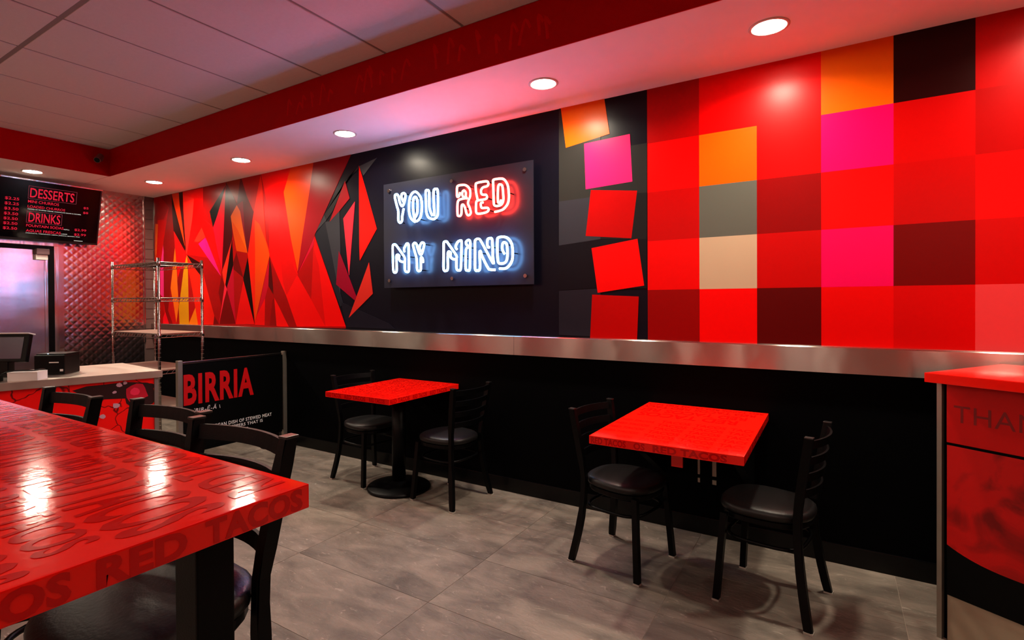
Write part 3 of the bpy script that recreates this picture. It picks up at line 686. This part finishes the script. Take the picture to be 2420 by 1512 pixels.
edge_print(tt, (x1, y0+.01, z-.035), (0, 1, 0), (1, 0, 0), .9, .031, [('RED TACOS', .2)]*4)
obj('wall_rail', BX(-.30, .30, -.05, -.007, .62, .705), M_black, TB)
for x in (-.24, .24):
    bm = bmesh.new(); prism(bm, [(-.02, .706), (-.72, .706), (-.72, .69), (-.06, .34), (-.02, .34)], x-.02, x+.02, lambda u, v, d: (d, u, v)); obj('bracket', bm, M_black, TB)
for x, w in ((-.035, .012), (.05, .022)): 
    obj('metal_strip', BX(x-w/2, x+w/2, -.022, -.008, .35, .62), M_alu, TB)
    obj('metal_strip', BX(x-w/2, x+w/2, -.022, -.008, .302, .328), M_alu, TB)
obj('red_tab', BX(-.075, -.018, -.50, -.485, .515, .708, bev=.002), M_red, TB)
# long bar-height table in the foreground
TC = thing('bar_table', 'long red printed bar-height table in the foreground, reflecting the lamps', 'table', (-1.65, -3.14, 0))
x0, x1, y0, y1, z = -.95, .95, -.372, .354, 1.085
tt = tabletop('tabletop', x0, x1, y0, y1, z, TC)
rows = []; rr = random.Random(12); yy = y1-.004
for h in (.10, .155, .075, .12, .17, .06):      # rows of tall condensed letters, some upside down
    x = x1-.01-rr.uniform(0, .06); fl = rr.random() < .5
    while x > x0:
        w = rr.choice((.27, .29, .36)); s = 'RED TACOS'
        rows.append((x-w, yy-h, w, h*.9, 0, s) if fl else (x, yy-h*.1, w, h*.9, 2, s)); x -= w+.035
        if rr.random() < .4:
            for q in range(2): rows.append((x-.075, yy-h+q*h*.5, .09, h*.42, 0, 'TACOS'))
            x -= .11
    yy -= h
print_top(tt, x0, x1, y0, y1, z, rows, M_reddk)
edge_print(tt, (x1, y0+.248, z-.0365), (0, 1, 0), (1, 0, 0), .48, .0345, [('TACOS', .16), ('RED', .102), ('TACOS', .155)], .024)
edge_print(tt, (x0+.02, y1, z-.036), (1, 0, 0), (0, 1, 0), 1.85, .034, [('RED TACOS', .3)]*6)
for x in (-.86, .86):
    for y in (-.27, .235):
        obj('leg', BX(x-.029, x+.029, y-.029, y+.029, .0, 1.047, bev=.003), M_black, TC)
obj('apron', BX(-.88, .88, .215, .255, .985, 1.047), M_black, TC); obj('apron', BX(-.88, .88, -.29, -.25, .985, 1.047), M_black, TC)

# ------------------------------------------------------------------ banner barrier
BA = thing('banner_barrier', 'black cafe barrier banner lettered BIRRIA in red, on steel posts', 'banner', (-4.5, -.52, 0))
obj('banner_panel', BX(-.004, .004, -.505, .475, .14, .868), M_panel, BA)
obj('top_rail', BX(-.010, .010, -.52, .46, .868, .889, bev=.004), M_chrome, BA)
obj('bottom_rail', BX(-.010, .010, -.505, .46, .125, .145, bev=.004), M_board, BA)
for y in (-.508, .492):
    p = obj('post', BX(-.019, .019, y-.019, y+.019, .012, .902, bev=.003), M_alu, BA)
    bm = bmesh.new(); lathe(bm, [(.13, 0), (.13, .008), (.10, .014), (.03, .02)], 28, (0, y if y < 0 else y-.13+.02)); obj('foot_plate', bm, M_board, p)
bm = bmesh.new(); X = .0052
def cond(bm, s, y0, y1, z0, z1, b=.03, sl=0.): put_text(bm, s, (X, y0+.52, z0), (0, 1, 0), (0, 0, 1), y1-y0, z1-z0, b, 1.1, sl)
cond(bm, 'BIRRIA', -.996, -.359, .526, .783, .035)
textobj('red_lettering', bm, M_textred, BA)
bm = bmesh.new()
cond(bm, '\\ \u02c8BIR-\u0112-\u0102 \\', -.95, -.682, .458, .500, 0, .18)
cond(bm, 'A MEXICAN DISH OF STEWED MEAT', -.84, -.172, .297, .328, .012)
cond(bm, 'AND CHILI PEPPERS THAT IS', -.84, -.268, .258, .286, .012)
cond(bm, 'SLOW COOKED AND SWEET', -.84, -.42, .212, .240, .012)
textobj('white_lettering', bm, M_textwhite, BA)

# ------------------------------------------------------------------ wire shelving
WS = thing('wire_shelving', 'chrome wire shelving rack standing in the back corner', 'shelf', (-5.62, -.66, 0))
hx, hy = .455, .20
for x in (-hx, hx):
    for y in (-hy, hy):
        bm = bmesh.new(); tube(bm, [(x, y, .02), (x, y, 1.79)], .0125, 12); p = obj('post', bm, M_chrome, WS, smooth=True)
        bm = bmesh.new()
        for k in range(44): tube(bm, [(x, y, .06+k*.039), (x, y, .064+k*.039)], .0132, 10)
        o = obj('groove_rings', bm, M_alu, p); o['kind'] = 'stuff'
        bm = bmesh.new(); lathe(bm, [(.016, 0), (.018, .006), (.014, .022)], 12, (x, y)); obj('foot', bm, M_board, p)
def wire_shelf(z):
    bm = bmesh.new(); a, b = hx, hy
    for dz, e in ((0, 0), (-.032, 0)):
        tube(bm, [(-a, -b, z+dz), (a, -b, z+dz)], .0032, 6); tube(bm, [(-a, b, z+dz), (a, b, z+dz)], .0032, 6)
        tube(bm, [(-a, -b, z+dz), (-a, b, z+dz)], .0032, 6); tube(bm, [(a, -b, z+dz), (a, b, z+dz)], .0032, 6)
    sh = obj('shelf', bm, M_chrome, WS)
    bm = bmesh.new()
    n = 17
    for i in range(n):       # zig-zag between the two rails
        for yy in (-b, b):
            u = -a+2*a*i/n; tube(bm, [(u+.004, yy, z-.032), (u+.036, yy, z)], .0026, 5)
    for i in range(8):
        for xx_ in (-a, a):
            u = -b+2*b*i/8; tube(bm, [(xx_, u+.004, z-.032), (xx_, u+.034, z)], .0026, 5)
    o = obj('snake_wire', bm, M_chrome, sh); o['kind'] = 'stuff'
    bm = bmesh.new()
    for i in range(1, 34): u = -a+2*a*i/34; tube(bm, [(u, -b, z+.003), (u, b, z+.003)], .0017, 5)
    for yy in (-.06, .06): tube(bm, [(-a, yy, z-.002), (a, yy, z-.002)], .003, 6)
    o = obj('deck_wire', bm, M_chrome, sh); o['kind'] = 'stuff'
    for x in (-hx, hx):
        for y in (-hy, hy):
            bm = bmesh.new(); lathe(bm, [(.017, z-.036), (.0155, z+.006)], 12, (x, y)); obj('corner_collar', bm, M_chrome, sh, smooth=True)
    return sh
for z in (1.755, 1.425, 1.09, .755, .40): 
    sh = wire_shelf(z)
    if z in (1.09, .755, .40): obj('shelf_liner', BX(-hx+.012, hx-.012, -hy+.008, hy-.008, z+.005, z+.008), mat('clear_shelf_liner', (168, 140, 128), .35, spec=.4), sh)

# ------------------------------------------------------------------ service counter
SV = thing('service_counter', 'stainless-topped service counter with a red printed front', 'counter', (0, 0, 0))
Q = [(-3.876, -1.46), (-4.215, -2.82), (-4.90, -2.72), (-4.65, -1.38)]
bm = bmesh.new(); prism(bm, Q, .865, .912, lambda u, v, d: (u, v, d)); bmesh.ops.bevel(bm, geom=bm.edges[:], offset=.003, segments=2, affect='EDGES'); obj('worktop', bm, M_counter, SV)
def broth():
    m, nt, b = nodemat('red_printed_front'); N = nt.nodes; K = nt.links
    tc = N.new('ShaderNodeTexCoord')
    vo = N.new('ShaderNodeTexVoronoi'); vo.feature = 'DISTANCE_TO_EDGE'; vo.inputs['Scale'].default_value = 5.5
    nz = N.new('ShaderNodeTexNoise'); nz.inputs['Scale'].default_value = 3; nz.inputs['Detail'].default_value = 4
    mx0 = N.new('ShaderNodeMix'); mx0.data_type = 'VECTOR'; mx0.inputs[0].default_value = .28
    K.new(tc.outputs['Object'], nz.inputs[0]); K.new(tc.outputs['Object'], mx0.inputs[4]); K.new(nz.outputs['Color'], mx0.inputs[5]); K.new(mx0.outputs[1], vo.inputs['Vector'])
    r = N.new('ShaderNodeValToRGB'); K.new(vo.outputs[0], r.inputs[0])
    r.color_ramp.elements[0].position = .006; r.color_ramp.elements[0].color = (*lin((95, 0, 0)), 1); r.color_ramp.elements[1].position = .02; r.color_ramp.elements[1].color = (*lin((245, 6, 2)), 1)
    K.new(r.outputs[0], b.inputs['Base Color']); b.inputs['Roughness'].default_value = .4; b.inputs['Specular IOR Level'].default_value = .3
    return m
bm = bmesh.new(); prism(bm, [(-3.915, -1.50), (-4.25, -2.80), (-4.27, -2.80), (-3.935, -1.50)], .10, .865, lambda u, v, d: (u, v, d)); fp = obj('front_panel', bm, broth(), SV)
bm = bmesh.new(); prism(bm, [(-3.915, -1.50), (-3.935, -1.50), (-4.64, -1.42), (-4.62, -1.40)], .10, .865, lambda u, v, d: (u, v, d)); obj('end_panel', bm, M_counter, SV)
obj('corner_post', BX(-3.93, -3.905, -1.50, -1.475, 0, .865), M_alu, SV)
bm = bmesh.new(); prism(bm, [(-3.95, -1.52), (-4.28, -2.78), (-4.86, -2.68), (-4.60, -1.44)], 0, .10, lambda u, v, d: (u, v, d)); obj('plinth', bm, M_board, SV)
# printed garnish on the front: a deep red chilli shape and pale onion flecks
fd = Vector((-.335, -1.30, 0)).normalized(); fn = Vector((1.30, -.335, 0)).normalized()
def onfront(s, z, d=.0015): return Vector((-3.915, -1.50, 0))+fd*s+fn*d+Vector((0, 0, z))
def blob(s, z, a, b, n, seed, d, m, nm, rot=0.):
    r = random.Random(seed); bm = bmesh.new(); pts = []
    for i in range(n):
        t = 2*PI*i/n; k = r.uniform(.78, 1.15); u, v = a*k*math.cos(t), b*k*math.sin(t)
        pts.append((u*math.cos(rot)-v*math.sin(rot), u*math.sin(rot)+v*math.cos(rot)))
    prism(bm, pts, .0004, d, lambda u, v, dd: onfront(s+u, z+v, dd)); return obj(nm, bm, m, fp)
Mdk = mat('printed_dark_chilli', (38, 2, 5), .4); Mck = mat('printed_crimson', (190, 6, 40), .4); Mpk = mat('printed_rose', (240, 40, 80), .4); Mon = mat('printed_onion', (196, 150, 165), .5)
blob(.22, .80, .23, .055, 14, 1, .001, Mdk, 'printed_chilli'); blob(.07, .745, .085, .085, 16, 2, .0014, Mdk, 'printed_chilli')
blob(.10, .775, .07, .06, 12, 3, .0018, Mck, 'printed_chilli'); blob(.11, .785, .032, .026, 9, 4, .0022, Mpk, 'printed_chilli')
for s, z, a in ((.20, .835, .02), (.225, .79, .012), (.215, .70, .024), (.29, .64, .02), (.42, .58, .015), (.45, .60, .012), (.165, .845, .014)): blob(s, z, a, a*.8, 7, int(s*1000), .0024, Mon, 'printed_onion')

# counter-top things
def local(name, label, cat, loc, rz): return thing(name, label, cat, loc, rz)
PR = local('receipt_printer', 'black cube receipt printer on the stainless counter', 'printer', (-4.345, -1.90, .912), math.atan2(.5446, .8387)+.18)
obj('casing', BX(-.088, .088, -.09, .09, 0, .128, bev=.008), M_panel, PR)
obj('lid', BX(-.086, .086, -.07, .088, .128, .136, bev=.004), M_black, PR)
obj('paper_slot_label', BX(.0, .055, -.0925, -.0895, .077, .084), M_whitep, PR)
obj('sticker', BX(.062, .08, -.092, -.0895, .022, .036), M_whitep, PR)
obj('status_light', BX(-.012, -.006, -.088, -.082, .1355, .1385), glow('blue_status_light', (.5, .7, 1), 3), PR)
MO = local('pos_monitor', 'black till monitor with a dark bluish screen on the counter', 'monitor', (-4.49, -2.16, .912), math.atan2(.5446, .8387)+.05)
Mt = Matrix.Translation((0, 0, .07)) @ Matrix.Rotation(-.22, 4, 'X')
obj('bezel', BX(-.20, .165, -.012, .02, .02, .20, bev=.006, M=Mt), M_panel, MO)
obj('screen', BX(-.18, .135, -.014, -.0115, .04, .18, M=Mt), M_blue, MO)
obj('lit_top_edge', BX(-.205, .172, -.03, .03, .200, .208, bev=.003, M=Mt), M_whitep, MO)  # light catching the black monitor's top edge, put in as a white strip
obj('stand', BX(-.07, .05, .0, .06, .0, .13, bev=.01), M_black, MO); obj('base', BX(-.13, .11, -.06, .12, 0, .015, bev=.005), M_black, MO)
BOX = local('white_box', 'low white carton beside the receipt printer on the counter', 'box', (-4.12, -2.13, .912), math.atan2(.5446, .8387)+.18)
obj('carton', BX(-.075, .085, -.05, .05, 0, .05, bev=.003), M_whitep, BOX); obj('lid_flap', BX(-.075, .085, -.052, .05, .05, .053), M_whitep, BOX)
CR = local('card_reader', 'black card terminal at the left edge of the counter', 'card reader', (-4.19, -2.30, .912), math.atan2(.5446, .8387))
obj('casing', BX(-.06, .05, -.06, .06, 0, .035, bev=.008), M_panel, CR); obj('keypad', BX(-.045, .035, -.05, .0, .035, .039, bev=.001), M_black, CR); obj('display', BX(-.045, .035, .01, .05, .035, .038), M_blue, CR)
bm = bmesh.new(); tube(bm, crom([(-4.22, -2.22, .95), (-4.17, -2.19, .969), (-4.11, -2.13, .971), (-4.09, -2.10, .970), (-4.13, -2.04, .968), (-4.22, -2.0, .93), (-4.27, -1.99, .925)], 5), .004, 6)
tag(obj('power_cord', bm, M_black), 'thin black cord trailing over the white carton on the counter', 'cord')

# ------------------------------------------------------------------ hanging menu screen
TV = thing('menu_screen', 'tilted hanging menu screen listing desserts and drinks in red', 'screen', (-6.9, -.67, 2.026))
eu = Vector((.145, 0, .601)).normalized(); er = Vector((0, 1, 0)); en = er.cross(eu)
def tvp(s, t, d): return er*s+eu*t+en*d
def tvbox(s0, s1, t0, t1, d0, d1, bev=0.):
    Mx = Matrix(((er.x, eu.x, en.x, 0), (er.y, eu.y, en.y, 0), (er.z, eu.z, en.z, 0), (0, 0, 0, 1)))
    return BX(s0, s1, t0, t1, d0, d1, bev=bev, M=Mx)
Mbez = mat('black_bezel', (10, 9, 9), .3, spec=.5)
obj('casing', tvbox(-1.10, 0, 0, .618, -.05, -.002, .004), Mbez, TV)
obj('glass', tvbox(-1.088, -.014, .022, .606, -.003, 0), M_scr, TV)
obj('frame_edge', tvbox(-1.10, 0, .606, .618, -.004, .003), M_trimsteel, TV)
obj('mount', tvbox(-.65, -.45, .2, .45, -.10, -.05), M_board, TV)
def tvt(bm, s, key): a, b, w, h = key; put_text(bm, s, tvp(a, b, .0012), er, eu, w, h, .012, 1.)
bm = bmesh.new()
for s, k in (('DESSERTS', (-.628, .438, .375, .097)), ('DRINKS', (-.626, .191, .266, .096)), ('MINI CHURROS', (-.64, .384, .258, .028)), ('LOADED CHURROS', (-.64, .335, .315, .025)),
             ('$5', (-.163, .383, .047, .026)), ('$8', (-.163, .331, .047, .026)), ('FOUNTAIN SODAS', (-.64, .140, .314, .027)), ('AGUAS FRESCAS', (-.64, .088, .294, .027)),
             ('$2.99', (-.227, .137, .109, .028)), ('$2.99', (-.227, .086, .109, .028)), ('$2.25', (-.82, .388, .11, .031)), ('$2.25', (-.82, .338, .11, .031)), ('$3.50', (-.82, .287, .11, .031)),
             ('$3.50', (-.82, .238, .11, .031)), ('$2.50', (-.82, .190, .11, .030)), ('$2.50', (-.82, .142, .11, .030)), ('$2.50', (-.82, .093, .11, .030))): tvt(bm, s, k)
textobj('red_menu_text', bm, M_scrred, TV)
bm = bmesh.new()
for s, k in (('TOPPED W/ WHIPPED CREAM, CHOCOLATE SAUCE & CARAMEL', (-.64, .314, .461, .011)), ('HORCHATA, TAMARINDO, LIMON, JAMAICA, MANGO, PINA', (-.64, .070, .468, .010)), ('REFILL', (-.322, .140, .05, .009)), ('LARGE', (-.341, .090, .052, .009))): tvt(bm, s, k)
put_text(bm, '-', tvp(-.224, .031, .0012), er, eu, .08, .005)
textobj('white_menu_text', bm, M_scrwhite, TV)
bm = bmesh.new()
for a, b, w, h in ((-.643, .424, .412, .130), (-.643, .181, .298, .120)):
    for s0, s1, t0, t1 in ((a, a+w, b, b+.004), (a, a+w, b+h-.004, b+h), (a, a+.004, b, b+h), (a+w-.004, a+w, b, b+h)):
        box(bm, s0, s1, t0, t1, .0004, .001, M=Matrix(((er.x, eu.x, en.x, 0), (er.y, eu.y, en.y, 0), (er.z, eu.z, en.z, 0), (0, 0, 0, 1))))
obj('heading_frames', bm, M_scrdim, TV)

# ------------------------------------------------------------------ security camera in the bulkhead corner
SCM = thing('security_camera', 'small bullet security camera in the red bulkhead corner', 'camera', (SX, -.91, 2.84))
axis = Vector((.62, -.50, -.50)).normalized()
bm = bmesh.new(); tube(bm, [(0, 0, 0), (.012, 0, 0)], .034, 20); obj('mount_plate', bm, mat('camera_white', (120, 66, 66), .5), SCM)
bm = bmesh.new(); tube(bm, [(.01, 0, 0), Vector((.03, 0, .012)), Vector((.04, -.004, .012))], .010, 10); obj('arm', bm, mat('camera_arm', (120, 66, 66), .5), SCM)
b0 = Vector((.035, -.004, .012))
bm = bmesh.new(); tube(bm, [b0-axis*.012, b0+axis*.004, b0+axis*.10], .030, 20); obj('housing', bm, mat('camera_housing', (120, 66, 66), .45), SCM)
bm = bmesh.new(); tube(bm, [b0+axis*.099, b0+axis*.104], .024, 20); obj('front_glass', bm, M_scr, SCM)

# ------------------------------------------------------------------ waste station at the right
KA = math.atan2(-.532, .847)
WK = thing('waste_station', 'red-topped waste station with steel corner post at the right edge', 'waste bin', (.305, -.597, 0), KA)
# local: x along the front to the right, y away from the viewer
KW, KD = .68, .62
obj('countertop', BX(0, KW, 0, KD, 1.042, 1.08, bev=.003), M_red, WK)
obj('carcass', BX(.03, KW-.03, .10, KD-.02, .0, 1.042), M_panel, WK)
obj('corner_post', BX(.003, .0205, .083, .103, 0, 1.042, bev=.002), M_alu, WK)
obj('side_panel', BX(.012, .03, .103, KD-.02, 0, 1.042), M_blackwall, WK)
up_ = obj('flap_panel', BX(.034, KW-.06, .089, .0995, .799, 1.036, bev=.002), mat('red_flap_panel', (186, 8, 6), .35, spec=.3, var=.2, nscale=6), WK)
bm = bmesh.new(); put_text(bm, 'THANK YOU', (.058, .0884, .884), (1, 0, 0), (0, 0, 1), .55, .068, 0, 1.05)
textobj('thank_you_lettering', bm, mat('dark_red_lettering', (120, 4, 4), .4), up_)
# lower door: black board carrying a big red rounded print with dark smudges
obj('lower_door', BX(.034, KW-.06, .0905, .0995, .186, .789, bev=.002), M_panel, WK)
def smudge():
    m, nt, b = nodemat('red_print_smudged'); N = nt.nodes; K = nt.links
    tc = N.new('ShaderNodeTexCoord'); nz = N.new('ShaderNodeTexNoise'); nz.inputs['Scale'].default_value = 5; nz.inputs['Detail'].default_value = 5; nz.inputs['Distortion'].default_value = .8
    K.new(tc.outputs['Object'], nz.inputs[0]); r = N.new('ShaderNodeValToRGB'); K.new(nz.outputs['Fac'], r.inputs[0])
    r.color_ramp.elements[0].position = .36; r.color_ramp.elements[0].color = (*lin((112, 0, 0)), 1); r.color_ramp.elements[1].position = .5; r.color_ramp.elements[1].color = (*lin((186, 4, 2)), 1)
    K.new(r.outputs[0], b.inputs['Base Color']); b.inputs['Roughness'].default_value = .4; b.inputs['Specular IOR Level'].default_value = .35
    return m
bm = bmesh.new(); pts = [(.035, .788), (KW-.062, .788)]
for i in range(33):
    x = (KW-.062)+(.035-(KW-.062))*i/32; pts.append((x, .338+.05*abs((x-.33)/.295)**3.2))
prism(bm, pts, .0897, .0905, lambda u, v, d: (u, d, v)); obj('red_print', bm, smudge(), WK)
obj('kick_board', BX(.034, KW-.03, .096, .10, 0, .183), M_beige, WK)
